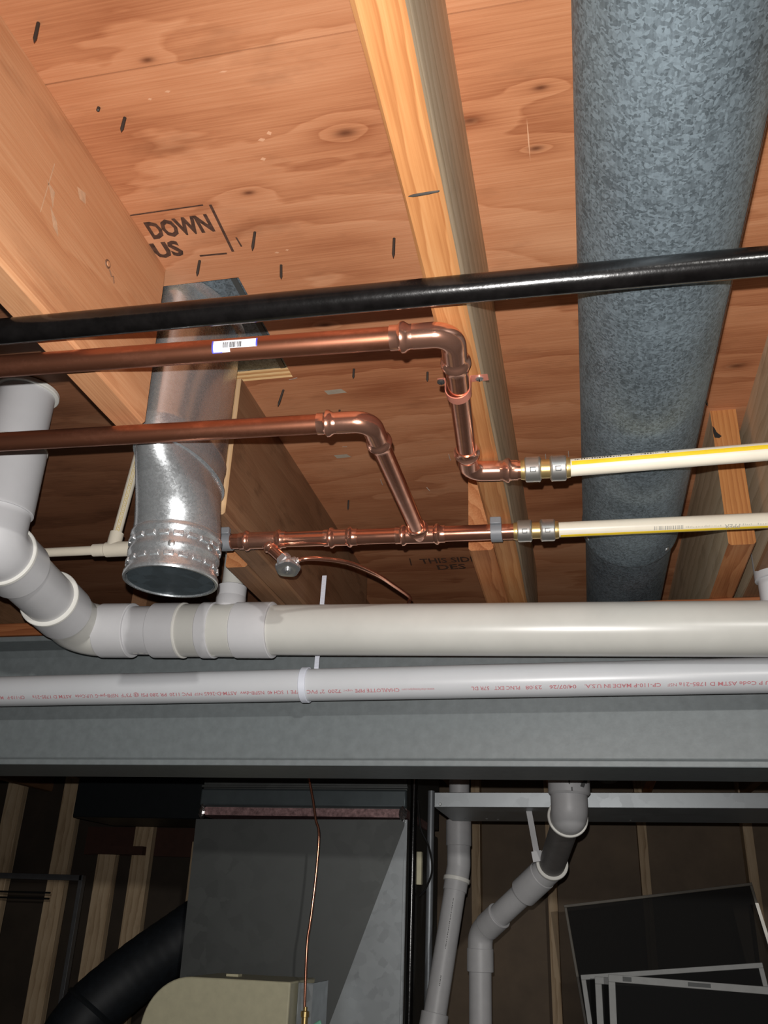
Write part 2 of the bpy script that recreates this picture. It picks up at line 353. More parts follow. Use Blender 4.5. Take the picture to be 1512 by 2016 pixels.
for x, y, w, h in [(-.376, .5716, .007, .003), (-.398, .5768, .005, .003), (-.3015, .6475, .009, .005), (-.2905, .6405, .006, .006), (-.3087, .6732, .007, .005), (-.3418, .8201, .007, .003), (-.3276, .8178, .005, .003), (-.311, .5600, .010, .002), (-.02, .70, .0015, .06)]:
    c_ = MB(); i = c_.ring([(x-w/2, y, .7598), (x, y-h/2, .7598), (x+w/2, y-h*.1, .7598), (x+w*.1, y+h/2, .7598)]); c_.face(tuple(i)); build('bare_chip', c_, CHIP, ceiling)
# pale chalky scuffs
sc = MB()
for x, y, w, h in [(-.395, 1.355, .03, .012), (-.352, 1.145, .035, .012)]:
    i = sc.ring([(x-w/2, y-h/2, .7598), (x+w*.3, y-h*.6, .7598), (x+w/2, y+h*.4, .7598), (x-w*.4, y+h/2, .7598)]); sc.face(tuple(i))
build('putty_smear', sc, plain('putty', (.42, .36, .28), .8), ceiling)

def grain_joist(name, x0, x1, y0, y1, mats, label, group=None, lean=0.0, z0=.527, z1=.76, wob=.0015, nseg=36):
    """a 2x10 with eased, slightly wavy edges; mats: [body, right face, left face, ends]"""
    mb = MB(); rs = []; c = .0035
    for i in range(nseg+1):
        y = y0+(y1-y0)*i/nseg
        w = lambda s: wob*(noise.noise(Vector((y*5, s, x0*9)))) if 0 < i < nseg else 0
        rs.append(mb.ring([(x0+c, y, z0+w(1)), (x1-c, y, z0+w(2)), (x1+w(3), y, z0+c), (x1+lean, y, z1), (x0+lean, y, z1), (x0+w(4), y, z0+c)]))
    which = [0, 0, 1, 0, 2, 0]
    for a, b in zip(rs, rs[1:]):
        for k in range(6):
            mb.cur = which[k]; mb.face((a[k], b[k], b[(k+1) % 6], a[(k+1) % 6]))
    mb.cur = 3; mb.face(tuple(rs[0])); mb.face(tuple(reversed(rs[-1])))
    return build(name, mb, mats, None, label, 'joist', group, angle=30)
JR = -.488
J1 = grain_joist('floor_joist', JR-.040, JR, -.75, .826, ['joist_face', 'joist_face', 'joist_face', 'end_grain'], 'orange tan wooden joist at upper left with cut end at the tin duct', lean=-.008)
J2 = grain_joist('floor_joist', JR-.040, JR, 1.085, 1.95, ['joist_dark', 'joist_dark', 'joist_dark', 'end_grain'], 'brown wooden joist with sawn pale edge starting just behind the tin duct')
J3 = grain_joist('floor_joist', -.1175, -.0835, -.75, 1.95, ['joist', 'joist_grey', 'joist', 'end_grain'], 'bright yellow orange joist with weathered grey side, coloured lighter in place of light, beside the big round duct')
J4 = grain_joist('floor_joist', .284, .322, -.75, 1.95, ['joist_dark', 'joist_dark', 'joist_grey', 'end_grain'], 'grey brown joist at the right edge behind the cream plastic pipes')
J4['label'] = 'grey brown joist at the far right edge of the photo, right of the round duct'
L3 = grain_joist('floor_joist', -.1570, -.1185, 1.268, 4.15, ['joist_red', 'joist_red', 'joist_red', 'joist_red'], 'reddish lapped joist ending left of the yellow orange joist above the lower copper pipe')
L4 = grain_joist('floor_joist', .229, .268, 1.295, 4.15, ['joist_red', 'joist_dark', 'joist_grey', 'end_orange'], 'lapped joist with orange cut end between round duct and right edge')
L2 = grain_joist('floor_joist', JR-.080, JR-.0415, 1.29, 4.15, ['joist_dark', 'joist_dark', 'joist_dark', 'joist_red'], 'lapped brown joist end behind the white drain riser')
J5 = grain_joist('floor_joist', .69, .728, -.75, 1.95, ['joist', 'joist_grey', 'joist', 'end_grain'], 'joist outside the right edge beyond the round duct')
for x in (.64, 1.05, -.97, -1.38, -1.79, -2.2, -2.6):
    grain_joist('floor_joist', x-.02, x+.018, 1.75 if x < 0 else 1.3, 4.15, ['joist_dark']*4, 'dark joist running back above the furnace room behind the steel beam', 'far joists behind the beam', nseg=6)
mb = MB(); mb.prism([(.2295, 1.2948, .7320), (.2325, 1.2948, .7270), (.2345, 1.2948, .7200), (.2410, 1.2948, .7125), (.2370, 1.2948, .7095), (.2305, 1.2948, .7110), (.2293, 1.2948, .7190)], (0, -.0008, 0)); build('ink_mark', mb, 'soot', L4)
nl = MB(); nl.lathe((-.1115, .5235, .5262), (1, -.06, 0), [(0, .0003), (.004, .0012), (.016, .0013), (.0245, .0009), (.0255, .0004)], 8)
build('nail', nl, 'nail', J3, label='dark nail lying bent flat on the underside')
pm = MB()
def xface_text(mb, s, x, y0, y1, zb, zt): add_text(mb, s, lambda u, v: Vector((x, y0+(y1-y0)*u, zb+(zt-zb)*v)))
def j1x(z): return JR - .008*(z-.5305)/.2295 + .0004
def j1_patch(name, pts, mat, label=None):
    mb = MB(); i = mb.ring([(j1x(z), y, z) for y, z in pts]); mb.face(tuple(reversed(i))); build(name, mb, mat, J1, label=label)
SC = plain('scraped_wood', (.60, .38, .23), .75, 0, .2, 120); PEN = plain('pencil_grey', (.17, .085, .045), .7)
j1_patch('scuff', [(.566, .580), (.573, .573), (.587, .558), (.590, .566), (.580, .570), (.578, .580)], SC, 'pale scraped patch')
j1_patch('scuff', [(.572, .662), (.580, .655), (.590, .640), (.588, .660)], SC); j1_patch('scuff', [(.585, .640), (.600, .632), (.607, .618), (.596, .622)], SC)
j1_patch('scuff', [(.578, .690), (.5795, .690), (.574, .620), (.5728, .620)], SC); j1_patch('scuff', [(.62, .700), (.636, .706), (.640, .694), (.628, .690)], SC)
kn = MB(); kn.lathe((j1x(.661)-.0006, .6985, .661), (1, 0, 0), [(0, .0055), (.0010, .0050)], 14); build('knot', kn, PEN, J1)
kn = MB(); kn.lathe((j1x(.661)-.0002, .6985, .661), (1, 0, 0), [(0, .0034), (.0012, .0030)], 14); build('knot', kn, 'joist_face', J1)
mb = MB(); mb.tube([(j1x(.657), .703, .657), (j1x(.652)+.0002, .709, .652), (j1x(.654)+.0002, .7125, .655), (j1x(.648)+.0002, .716, .648)], .0006, 6); build('pencil_mark', mb, PEN, J1)

# steel I-beam with a timber plate on top
bm_ = MB(); zb, zt, yf, wf, tf, tw = .242, .494, 1.53, .150, .0105, .008
yc = yf+wf/2
prof = [(yf, zb), (yf+wf, zb), (yf+wf, zb+tf), (yc+tw/2+.012, zb+tf+.002), (yc+tw/2, zb+tf+.014), (yc+tw/2, zt-tf-.014), (yc+tw/2+.012, zt-tf-.002), (yf+wf, zt-tf), (yf+wf, zt), (yf, zt), (yf, zt-tf), (yc-tw/2-.012, zt-tf-.002), (yc-tw/2, zt-tf-.014), (yc-tw/2, zb+tf+.014), (yc-tw/2-.012, zb+tf+.002), (yf, zb+tf)]
sx = .0075
r0 = bm_.ring([(-3.1, y, z+3.1*.003) for y, z in prof]); r1 = bm_.ring([(3.1, y, z-3.1*.003) for y, z in prof]); bm_.skin([r0, r1])
build('steel_beam', bm_, 'paint', None, 'grey painted steel I beam running across under the joists', 'beam', bevel=.0015)
bm_ = MB(); bm_.box((-3.1, 1.532, .500), (3.1, 1.675, .5265)); build('sill_plate', bm_, 'plate', None, 'reddish brown wooden plate lying on top of the steel beam', 'plank', bevel=.002)

# room shell
mb = MB(); mb.box((-3.3, -3.2, -1.70), (3.3, 4.3, -1.65)); build('floor', mb, 'concrete', None, 'grey concrete basement floor', None, kind='structure')
wb = thing('wall_back', (0, 4.2, -1.65), 'unfinished basement back wall with bare studs', None, kind='structure')
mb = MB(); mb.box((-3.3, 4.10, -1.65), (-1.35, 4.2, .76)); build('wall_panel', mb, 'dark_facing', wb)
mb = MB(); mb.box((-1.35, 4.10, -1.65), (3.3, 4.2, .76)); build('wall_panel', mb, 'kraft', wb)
for x in (-.475, -.160, .217, .632, 1.04):
    mb = MB(); mb.box((x-.019, 4.02, -1.65), (x+.019, 4.099, .70)); build('stud', mb, 'stud', wb, bevel=.002)
for x, z1 in ((-2.72, .70), (-2.415, .70), (-2.18, .245), (-2.01, .37), (-1.72, .3)):
    mb = MB(); mb.box((x-.045, 4.0, -1.65), (x+.045, 4.04, z1)); build('stud', mb, 'stud', wb, bevel=.002)
mb = MB(); mb.box((-2.25, 3.96, .236), (-1.985, 3.999, .272)); build('crossbar', mb, 'dark_wood', wb)
mb = MB(); mb.box((-2.32, 4.041, .236), (-1.6, 4.06, .36)); build('crossbar', mb, 'dark_wood', wb)
mb = MB(); mb.box((-3.3, -3.2, -1.65), (-3.2, 4.2, .76)); build('wall_left', mb, 'concrete', None, 'grey concrete basement side wall on the left', None, kind='structure')
mb = MB(); mb.box((3.2, -3.2, -1.65), (3.3, 4.2, .76)); build('wall_right', mb, 'concrete', None, 'grey concrete basement side wall on the right', None, kind='structure')

# ------------------------------------------------------------------ big round duct in the joist bay
dc = Vector((.0985, 0, .612)); dr = .0762
def dpt(y): return Vector((.0985 - .0022*(y-.5), y, .612+.002*(y-.5)))
D = thing('round_duct', dpt(1.0), 'large round galvanized metal duct running along the right joist bay', 'duct')
mb = MB(); mb.lathe(dpt(-.7), dpt(1.40)-dpt(-.7), [(0, dr), (2.08, dr), (2.085, dr+.0016), (2.095, dr+.0016), (2.10, dr)], 64); build('duct_section', mb, 'galv', D)
mb = MB(); mb.lathe(dpt(1.38), dpt(3.9)-dpt(1.38), [(0, dr-.004), (2.5, dr-.004)], 64); build('duct_section', mb, 'galv', D, label='darker section behind the joint')
for a in (-1.15, .75):
    mb = MB(); p = dpt(1.375)+Vector((math.sin(a)*dr, 0, -math.cos(a)*dr)); mb.lathe(p, (math.sin(a), 0, -math.cos(a)), [(-.002, .004), (.0012, .004), (.0022, .0025)], 12); build('screw', mb, 'zinc', D)
mb = MB(); f = cylmap(dpt(-.7), dpt(1.4), dr, (.93, 0, -.37))
patch(mb, f, 0, 2.08, -.02, .02, 40, 2, .0012); build('seam', mb, 'galv', D)

# ------------------------------------------------------------------ tin stack boot (floor register) on the left
B = thing('register_boot', (-.507, .985, .387), 'shiny tin oval duct boot hanging from the floor, capped at the bottom', 'duct')
def stadium(cx, cy, hw, hl, z, n=56):       # oval stack section
    pts = []; q = n//2
    for k in range(q): a = math.pi*k/(q-1); pts.append(Vector((cx+hw*math.cos(a), cy+hl*math.sin(a), z)))
    for k in range(q): a = math.pi+math.pi*k/(q-1); pts.append(Vector((cx+hw*math.cos(a), cy+hl*math.sin(a), z)))
    return pts
OC = (-.503, .962); OW = .043; OL = .100
def circ(cx, cy, r, z, n=56):
    pts = []; q = n//2
    for k in range(q): a = math.pi*k/(q-1); pts.append(Vector((cx+r*math.cos(a), cy+r*math.sin(a), z)))
    for k in range(q): a = math.pi+math.pi*k/(q-1); pts.append(Vector((cx+r*math.cos(a), cy+r*math.sin(a), z)))
    return pts
mb = MB(); rs = []
for z, dw in [(.7785, .012), (.774, .004), (.766, 0), (.70, 0), (.62, 0), (.575, 0), (.571, .0022), (.566, .0022), (.562, 0), (.537, 0)]: rs.append(mb.ring(stadium(*OC, OW+dw, OL+dw*.3, z)))
mb.skin(rs, True, False, False); build('stack', mb, 'tin', B, angle=50)
mb = MB(); rs = []; cc = (-.507, .985)
prev = None
for i, t in enumerate([0, .02, .05, .06, .25, .45, .65, .85, 1]):
    z = .537+(.448-.537)*t; s = t*t*(3-2*t)
    a = stadium(*OC, OW+(.0035 if i in (1, 2) else 0), OL+(.003 if i in (1, 2) else 0), z); b = circ(*cc, .0565, z)
    rs.append(mb.ring([p.lerp(q, s) + Vector((0, 0, 0)) for p, q in zip(a, b)]))
mb.skin(rs, True, False, False); build('transition', mb, 'tin', B, angle=28)
mb = MB(); rs = []
for z, r in [(.450, .0570), (.447, .0590), (.442, .0590), (.439, .0572), (.425, .0576), (.422, .0590), (.417, .0590), (.414, .0578), (.396, .0582), (.393, .0602), (.388, .0606), (.386, .0600), (.386, .0570), (.390, .0565)]: rs.append(mb.ring(circ(*cc, r, z)))
mb.skin(rs, True, False, False); build('collar', mb, 'tin', B, angle=40)
for k in range(11):
    a = math.radians(200+k*18); mb = MB()
    c = Vector((cc[0]+.0580*math.cos(a), cc[1]+.0580*math.sin(a), .4045)); rad = Vector((math.cos(a), math.sin(a), 0)); tan = Vector((-math.sin(a), math.cos(a), 0))
    mb.obox(c, tan*.0062, rad*.0012, Vector((0, 0, .0030))); build('crimp_tab', mb, 'tin', B, bevel=.0008)
    mb = MB(); c = Vector((cc[0]+.0578*math.cos(a+.15), cc[1]+.0578*math.sin(a+.15), .4325)); rad = Vector((math.cos(a+.15), math.sin(a+.15), 0)); tan = Vector((-math.sin(a+.15), math.cos(a+.15), 0))
    mb.obox(c, tan*.0066, rad*.0018, Vector((0, 0, .0032))); build('crimp_tab', mb, 'tin', B, bevel=.001)
mb = MB(); mb.lathe((cc[0], cc[1], .3875), (0, 0, 1), [(0, .0001), (.0002, .052), (0, .0545), (.006, .0565), (.010, .0568)], 56, False); build('end_cap', mb, 'cap', B)
for dx, dz in ((-.018, .0), (.02, .008)):
    mb = MB(); a = math.radians(292 if dx < 0 else 345); p = Vector((cc[0]+.0575*math.cos(a), cc[1]+.0575*math.sin(a), .417+dz)); mb.lathe(p, (math.cos(a), math.sin(a), 0), [(0, .0045), (.002, .0045), (.003, .003)], 12); build('screw', mb, 'zinc', B)
mb = MB(); mb.box((-.575, .845, .7792), (-.395, 1.105, .7805)); build('flange_plate', mb, 'galv', B)
mb = MB(); mb.box((-.428, .846, .7775), (-.420, 1.104, .7792)); build('folded_rib', mb, 'tin_dull', B)

# ------------------------------------------------------------------ pipes
PR = .0115
def press_hub(mb, p, d, r=PR, L=.026):    # press-fit socket opening towards d, mouth at p+d*L
    mb.lathe(p, d, [(0, r*1.07), (L*.28, r*1.08), (L*.36, r*1.18), (L*.46, r*1.34), (L*.58, r*1.36), (L*.66, r*1.16), (L*.72, r*1.10), (L, r*1.10), (L, r*.9)], 32)
def press_elbow(name, parent, a, c, b, mat='copper_fit', rad=.034):
    """elbow with its corner at c, opening towards points a and b"""
    a, b, c = Vector(a), Vector(b), Vector(c); ad = (a-c).normalized(); bd = (b-c).normalized(); L = rad
    mb = MB(); mb.tube(bend([c+ad*(L+.004), c, c+bd*(L+.004)], rad*.98, 12), PR*1.10, 32)
    o = build(name, mb, mat, parent)
    for d in (ad, bd):
        h = MB(); press_hub(h, c+d*L, d); build('press_socket', h, mat, o)
    return o
def pipe(name, parent, a, b, r, mat, n=32, **kw):
    a, b = Vector(a), Vector(b); mb = MB(); mb.lathe(a, b-a, [(0, r), ((b-a).length, r)], n); return build(name, mb, mat, parent, **kw)

# black gas pipe
mb = MB(); a = Vector((-1.5, .588, .5115)); b = Vector((1.3, .663, .5115)); L = (b-a).length
mb.lathe(a, b-a, [(0, .0128), (L, .0128)], 40)
build('gas_pipe', mb, 'black', None, 'black painted iron gas pipe crossing just under the joists', 'pipe')

# upper copper line
U0 = Vector((-1.4, .632, .512)); UC = Vector((-.1000, .690, .512)); UD = Vector((-.1195, .9755, .5125)); UE = Vector((-.056, .979, .5115)); UF = Vector((.004, .9815, .5113)); UG = Vector((1.2, 1.030, .522))
UG = UF + (Vector((.2285, .977, .513))-UF)*5.0
U = thing('water_line', U0, 'upper copper water pipe with two elbows turning into a yellow striped cream pipe', 'pipe')
pipe('pipe', U, U0, UC+(U0-UC).normalized()*.04, PR, 'copper_old')
pipe('pipe', U, UC+(UD-UC).normalized()*.04, UD+(UC-UD).normalized()*.04, PR, 'copper')
pipe('pipe', U, UD+(UE-UD).normalized()*.04, UE+(UF-UE)*.3, PR, 'copper')
press_elbow('elbow', U, U0, UC, UD); press_elbow('elbow', U, UC, UD, UE)
def push_coupling(parent, a, b):
    a, b = Vector(a), Vector(b); d = (b-a).normalized(); L = (b-a).length
    mb = MB(); mb.lathe(a, d, [(0, .0122), (L*.06, .0128), (L*.1, .0128), (L*.1, .0118), (L*.9, .0118), (L*.9, .0128), (L*.94, .0128), (L, .0122)], 32)
    o = build('push_coupling', mb, 'brass', parent, label='brass and stainless push-fit coupling')
    for s0, s1 in ((.08, .415), (.585, .92)):
        mb = MB(); l = L*(s1-s0); r = .0158
        mb.lathe(a+d*L*s0, d, [(0, r*.84), (l*.05, r*.97), (l*.12, r), (l*.8, r), (l*.86, r*1.03), (l*.92, r*1.0), (l, r*.8)] if s0 < .5 else [(0, r*.8), (l*.08, r*1.0), (l*.14, r*1.03), (l*.2, r), (l*.88, r), (l*.95, r*.97), (l, r*.84)], 36)
        c = build('steel_collar', mb, 'steel', o)
        f = cylmap(a, b, r, -(a+b)/2); mb = MB(); s = L*(s0+s1)/2
        for (sa, sb, aa, ab) in ((-.0035, .0035, .14, .20), (-.0035, .0035, -.20, -.14), (-.0035, -.0026, -.2, .2), (.0026, .0035, -.2, -.02)): patch(mb, f, s+sa, s+sb, aa, ab, 1, 3, .0003)
        build('stamped_mark', mb, 'print_black', c)
    return o
push_coupling(U, UE, UF)
def cream_pipe(parent, a, b, stripe, facing):
    o = pipe('plastic_pipe', parent, a, b, .0109, 'cpvc', label='cream plastic pipe with yellow stripe')
    f = cylmap(a, b, .0109, facing); L = (Vector(b)-Vector(a)).length; mb = MB()
    patch(mb, f, .002, L, stripe[0], stripe[1], 1, 6, .0002); build('stripe', mb, 'yellow', o); return o, f
cp, f = cream_pipe(U, UF, UG, (.28, .80), -(UF+UG*.15))
mb = MB(); random.seed(3)
sgn = 1
xx = .006
while xx < .12:
    w = random.uniform(.0006, .0022); patch(mb, f, xx, xx+w, .93, .93+random.uniform(.12, .26), 1, 2, .0003); xx += w+random.uniform(.0006, .002)
    if random.random() < .12: xx += .006
build('print', mb, 'print_black', cp)
# barcode sticker on the upper copper pipe
d = (UC-U0).normalized(); sS = ((Vector((-.336, .679, .512))-U0).dot(d)); f = cylmap(U0, UC, PR, (.35, -.68, -.55)); mb = MB()
s1 = sS + .0455
patch(mb, f, sS, s1, .18, .95, 6, 8, .0003); patch(mb, f, sS, sS+.018, -.14, .18, 3, 4, .0003)
so = build('sticker', mb, 'sticker', U, label='white barcode sticker')
mb = MB(); patch(mb, f, sS-.0006, sS+.0009, -.14, .95, 1, 8, .0006); patch(mb, f, sS, sS+.010, -.18, -.10, 2, 2, .0006); patch(mb, f, s1-.0009, s1+.0006, .2, .95, 1, 8, .0006); build('border', mb, 'blue', so)
mb = MB(); x = sS+.011; random.seed(5)
while x < sS+.030: w = random.uniform(.0004, .0012); patch(mb, f, x, x+w, .24, .72, 1, 4, .0006); x += w+random.uniform(.0005, .001)
build('barcode', mb, 'print_black', so)
# strap over the upper copper pipe
S = thing('pipe_strap', (-.108, .795, .527), 'small copper strap screwed to the yellow orange joist around the upper pipe', 'strap')
mb = MB(); rs = []; c0 = Vector((-.1078, .790, .5125)); R_ = PR+.0012
path = [(-.0205, .0132), (-.0132, .0132), (-.0126, .006)] + [(-R_*math.cos(a), -R_*math.sin(a)) for a in [math.pi*k/14 for k in range(15)]] + [(.0126, .006), (.0132, .0132), (.030, .0132)]
for x, z in path:
    rs.append(mb.ring([c0+Vector((x, -.006, z)), c0+Vector((x, .006, z)), c0+Vector((x*1.06, .006, z*1.06-.0006)), c0+Vector((x*1.06, -.006, z*1.06-.0006))]))
mb.skin(rs); build('band', mb, 'copper_strap', S)
for x in (.0225, -.0185):
    mb = MB(); mb.lathe(c0+Vector((x, 0, .0134)), (0, 0, -1), [(0, .0042), (.0018, .0042), (.0026, .003)], 12)
    sc_ = build('screw', mb, 'zinc' if x > 0 else 'nail', S)
    mb = MB(); mb.box(c0+Vector((x-.003, -.0005, .0104)), c0+Vector((x+.003, .0005, .0109))); mb.box(c0+Vector((x-.0005, -.003, .0104)), c0+Vector((x+.0005, .003, .0109))); build('slot', mb, 'print_black', sc_)

# lower copper line with manifold
L0 = Vector((-1.4, .779, .510)); LC = Vector((-.2140, .8335, .510)); 
MA = Vector((-.62, 1.1395, .510)); MBd = Vector((-.079, 1.163, .510)); md = (MBd-MA).normalized()
def mp(x): return MA + md*((x-MA.x)/md.x)
LT = mp(-.2135)
W = thing('water_line', L0, 'lower copper water pipe joining a horizontal manifold with tees, valve and cream pipe', 'pipe')
pipe('pipe', W, L0, LC+(L0-LC).normalized()*.04, PR, 'copper_old')
pipe('pipe', W, LC+(LT-LC).normalized()*.04, LT+(LC-LT).normalized()*.02, PR, 'copper')
press_elbow('elbow', W, L0, LC, LT)
def tee(name, parent, c, d, br, half=.022, bmr=PR):
    c = Vector(c); d = Vector(d).normalized(); br = Vector(br).normalized(); mb = MB(); mb.lathe(c-d*half, d, [(0, PR*1.12), (2*half, PR*1.12)], 32); mb.lathe(c, br, [(0, bmr*1.1), (half*.8, bmr*1.1)], 32)
    o = build(name, mb, 'copper_fit', parent)
    for q, L, hr, hl in ((d, half*.55, PR, .024), (-d, half*.55, PR, .024), (br, half*.35, bmr, .024*bmr/PR)):
        h = MB(); press_hub(h, c+q*L, q, hr, hl); build('press_socket', h, 'copper_fit', o)
    return o
tee('tee', W, LT, md, LC-LT)
tee('tee', W, mp(-.450), md, (.73, -.05, -.68), .022, .0078)
mb = MB(); c = mp(-.331); mb.lathe(c-md*.012, md, [(0, PR*1.08), (.024, PR*1.08)], 32); o = build('coupling', mb, 'copper_fit', W)
for q in (md, -md):
    h = MB(); press_hub(h, c+q*.002, q, PR, .023); build('press_socket', h, 'copper_fit', o)
pipe('pipe', W, MA, mp(-.476), PR, 'copper'); pipe('pipe', W, mp(-.424), mp(-.348), PR, 'copper'); pipe('pipe', W, mp(-.314), mp(-.244), PR, 'copper'); pipe('pipe', W, mp(-.184), mp(-.06), PR, 'copper')
WE = mp(-.0795); WF = mp(-.0165); WG = WF + (Vector((.262, 1.1775, .513))-WF)*4.5
push_coupling(W, WE, WF)
cp, f = cream_pipe(W, WF, WG, (-1.28, -.72), -(WF+WG*.2))
def strip_text(mb, s, s_start, s_end, ang, cap, r, flip=True, bold=0.0):   # reads from s_start to s_end along the axis; flip: upside down
    sg = -1 if flip else 1
    add_text(mb, s, lambda u, v: f(s_start+(s_end-s_start)*u, ang + sg*v*cap/r, .0003), bold)
x0 = WF.x
mb = MB(); random.seed(9); x = 1290; px2s = lambda px: .2785*(px-1100)/412.0
while x < 1346: w = random.uniform(1, 3.4); patch(mb, f, px2s(x), px2s(x+w), -.62, -.12, 1, 3, .0003); x += w+random.uniform(1, 2.4)
build('barcode_print', mb, 'print_grey', cp); mb = MB(); strip_text(mb, 'PPER', px2s(1457), px2s(1427), -.28, .0062, .0109, True, .02)
build('print', mb, 'print_grey', cp)
mb = MB()
for a_, b_ in ((1352, 1372), (1376, 1420), (1462, 1480), (1490, 1512)):
    x = a_
    while x < b_: w = random.uniform(1, 3); patch(mb, f, px2s(x), px2s(x+w), -.5, -.5+random.uniform(.12, .26), 1, 2, .0003); x += w+random.uniform(1.5, 3)
build('print', mb, plain('faint_print', (.55, .51, .43), .5), cp, label='faint illegible print')
# shut-off valve under the manifold
vb = mp(-.450); bd = Vector((.73, -.05, -.68)).normalized()
va = vb+bd*.018; vc = vb+bd*.060
mb = MB(); mb.lathe(va, bd, [(0, .0080), (.034, .0080)], 20); V = build('shutoff_valve', mb, 'copper', W, label='chrome stop valve on a short copper stub')
mb = MB(); mb.lathe(vb+bd*.044, bd, [(0, .0090), (.002, .0112), (.010, .0112), (.012, .0092), (.024, .0092), (.026, .006)], 6); build('valve_body', mb, 'chrome', V)
hd = Vector((.10, -.28, -.95)).normalized()
hc = vc+hd*.008
mb = MB(); n = 40; rs = []; u, v = frame(hd)
for t, r, sc_ in [(-.004, .006, 0), (-.003, .0165, 1), (.0, .0185, 1), (.003, .0175, 1), (.0042, .010, 0), (.003, .004, 0), (.007, .0038, 0), (.0078, .001, 0)]:
    rs.append(mb.ring([hc+hd*t+(u*math.cos(2*math.pi*k/n)+v*math.sin(2*math.pi*k/n))*(r*(1+.05*sc_*math.cos(5*2*math.pi*k/n))) for k in range(n)]))
mb.skin(rs); build('valve_handle', mb, 'chrome', V)
mb = MB(); vo_ = vb+bd*.058; mb.lathe(vo_, (1, .03, .22), [(0, .0055), (.006, .0055), (.007, .0068), (.013, .0068), (.015, .0045), (.018, .0045)], 12); build('compression_nut', mb, 'chrome', V)

T0 = vo_+Vector((1, .03, .22)).normalized()*.0182
mb = MB()
tp = [T0, T0+Vector((.012, .001, .002)), (-.3510, 1.161, .4802), (-.3233, 1.185, .4819), (-.2969, 1.240, .4846), (-.2856, 1.300, .4903), (-.2739, 1.390, .5001), (-.2800, 1.425, .5040), (-.2925, 1.47, .5090)]
def smooth(pts, n=8):
    P = [Vector(p) for p in pts]; out = []
    for i in range(len(P)-1):
        p0, p1, p2, p3 = P[max(i-1, 0)], P[i], P[i+1], P[min(i+2, len(P)-1)]
        for k in range(n):
            t = k/n; out.append(.5*((2*p1)+(-p0+p2)*t+(2*p0-5*p1+4*p2-p3)*t*t+(-p0+3*p1-3*p2+p3)*t**3))
    out.append(P[-1]); return out
mb.tube(smooth(tp), .0032, 12); build('copper_tube', mb, 'copper', None, 'thin copper supply tube curving right from the chrome valve', 'tube')

# grey nylon clips holding the manifold
def clip(x, label):
    p = mp(x); C_ = thing('pipe_clip', p+Vector((0, 0, .017)), label, 'clip', 'grey pipe clips')
    mb = MB(); rs = []; r0, r1, w = PR+.0004, PR+.0030, .0080
    angs = [math.radians(a) for a in range(-230, 51, 14)]
    for a in angs:
        e = Vector((0, math.cos(a), math.sin(a))); rs.append(mb.ring([p+md*-w+e*r0, p+md*w+e*r0, p+md*w+e*r1, p+md*-w+e*r1]))
    mb.skin(rs); build('clip_ring', mb, 'clip', C_, bevel=.0006)
    mb = MB(); mb.obox(p+Vector((0, -.0125, .0115)), md*w, (0, .0045, 0), (0, 0, .0055)); build('clip_tab', mb, 'clip', C_, bevel=.0015)
    return C_
clip(-.1035, 'grey plastic clip holding the manifold left of the lower push-fit coupling')
clip(-.506, 'grey plastic clip on the manifold pipe beside the tin boot')

# white 3 inch drain
r3 = .0440
def d3(x): return Vector((x, 1.42+ .0*x, .4580 - (x+.519)*.0285))
K = thing('drain_pipe', d3(0), 'large white plastic drain pipe with couplings, tee and curved fittings on the left', 'pipe')
P1 = d3(1.4); P0 = d3(-.79)
pipe('pipe', K, d3(-.54), P1, r3, 'pvc_pipe', 48)
ax = (P1-P0).normalized()
def sleeve(name, parent, a, b, r, mat='pvc', rim=.0012):
    a, b = Vector(a), Vector(b); L = (b-a).length; mb = MB()
    mb.lathe(a, b-a, [(0, r-.004), (0, r-rim), (rim, r), (L-rim, r), (L, r-rim), (L, r-.004)], 48); return build(name, mb, mat, parent)
sleeve('coupling', K, d3(-.588), d3(-.521), r3+.0055)
t_ = sleeve('tee', K, d3(-.690), d3(-.5885), r3+.0035, 'pvc_pipe')
sleeve('tee_rim', t_, d3(-.652), d3(-.629), r3+.0060, 'pvc')
sleeve('coupling', K, d3(-.746), d3(-.6905), r3+.0055)
sleeve('coupling_rim', K, d3(-.6935), d3(-.688), r3+.0062, 'pvc_rim')
pipe('pipe', K, d3(-.80), d3(-.745), r3, 'pvc', 48)
# curved fitting turning towards the viewer, then the sloping pipe and the riser that goes up through the floor
c1 = Vector((-.893, 1.420, .4690)); Sd = Vector((-.848, 1.065, .4930)); sd = (Sd-c1).normalized(); c2 = Sd; up = Vector((0, 0, 1))
sleeve('elbow_hub', K, d3(-.850), d3(-.790), r3+.0055)
mb = MB(); mb.tube(bend([d3(-.805), c1, c1+sd*.105], .095, 16), r3+.003, 48); build('elbow', mb, 'pvc_pipe', K)
sleeve('elbow_hub', K, c1+sd*.085, c1+sd*.148, r3+.006, 'pvc')
sleeve('hub_rim', K, c1+sd*.145, c1+sd*.1515, r3+.0070, 'pvc_rim')
pipe('pipe', K, c1+sd*.14, c2-sd*.05, r3, 'pvc', 48)
sleeve('elbow_hub', K, c2-sd*.095, c2-sd*.042, r3+.006, 'pvc')
sleeve('hub_rim', K, c2-sd*.046, c2-sd*.039, r3+.0075, 'pvc_rim')
mb = MB(); mb.tube(bend([c2-sd*.05, c2, c2+up*.060], .045, 14), r3+.003, 48); build('elbow', mb, 'pvc', K)
sleeve('riser_coupling', K, c2+up*.050, c2+up*.162, r3+.0065, 'pvc')
sleeve('coupling_rim', K, c2+up*.158, c2+up*.1635, r3+.0072, 'pvc_rim')
pipe('pipe', K, c2+up*.15, Vector((c2.x, c2.y, .7598)), r3, 'pvc', 48)
sleeve('floor_collar', K, Vector((c2.x, c2.y, .752)), Vector((c2.x, c2.y, .7598)), r3+.006, 'pvc_rim')
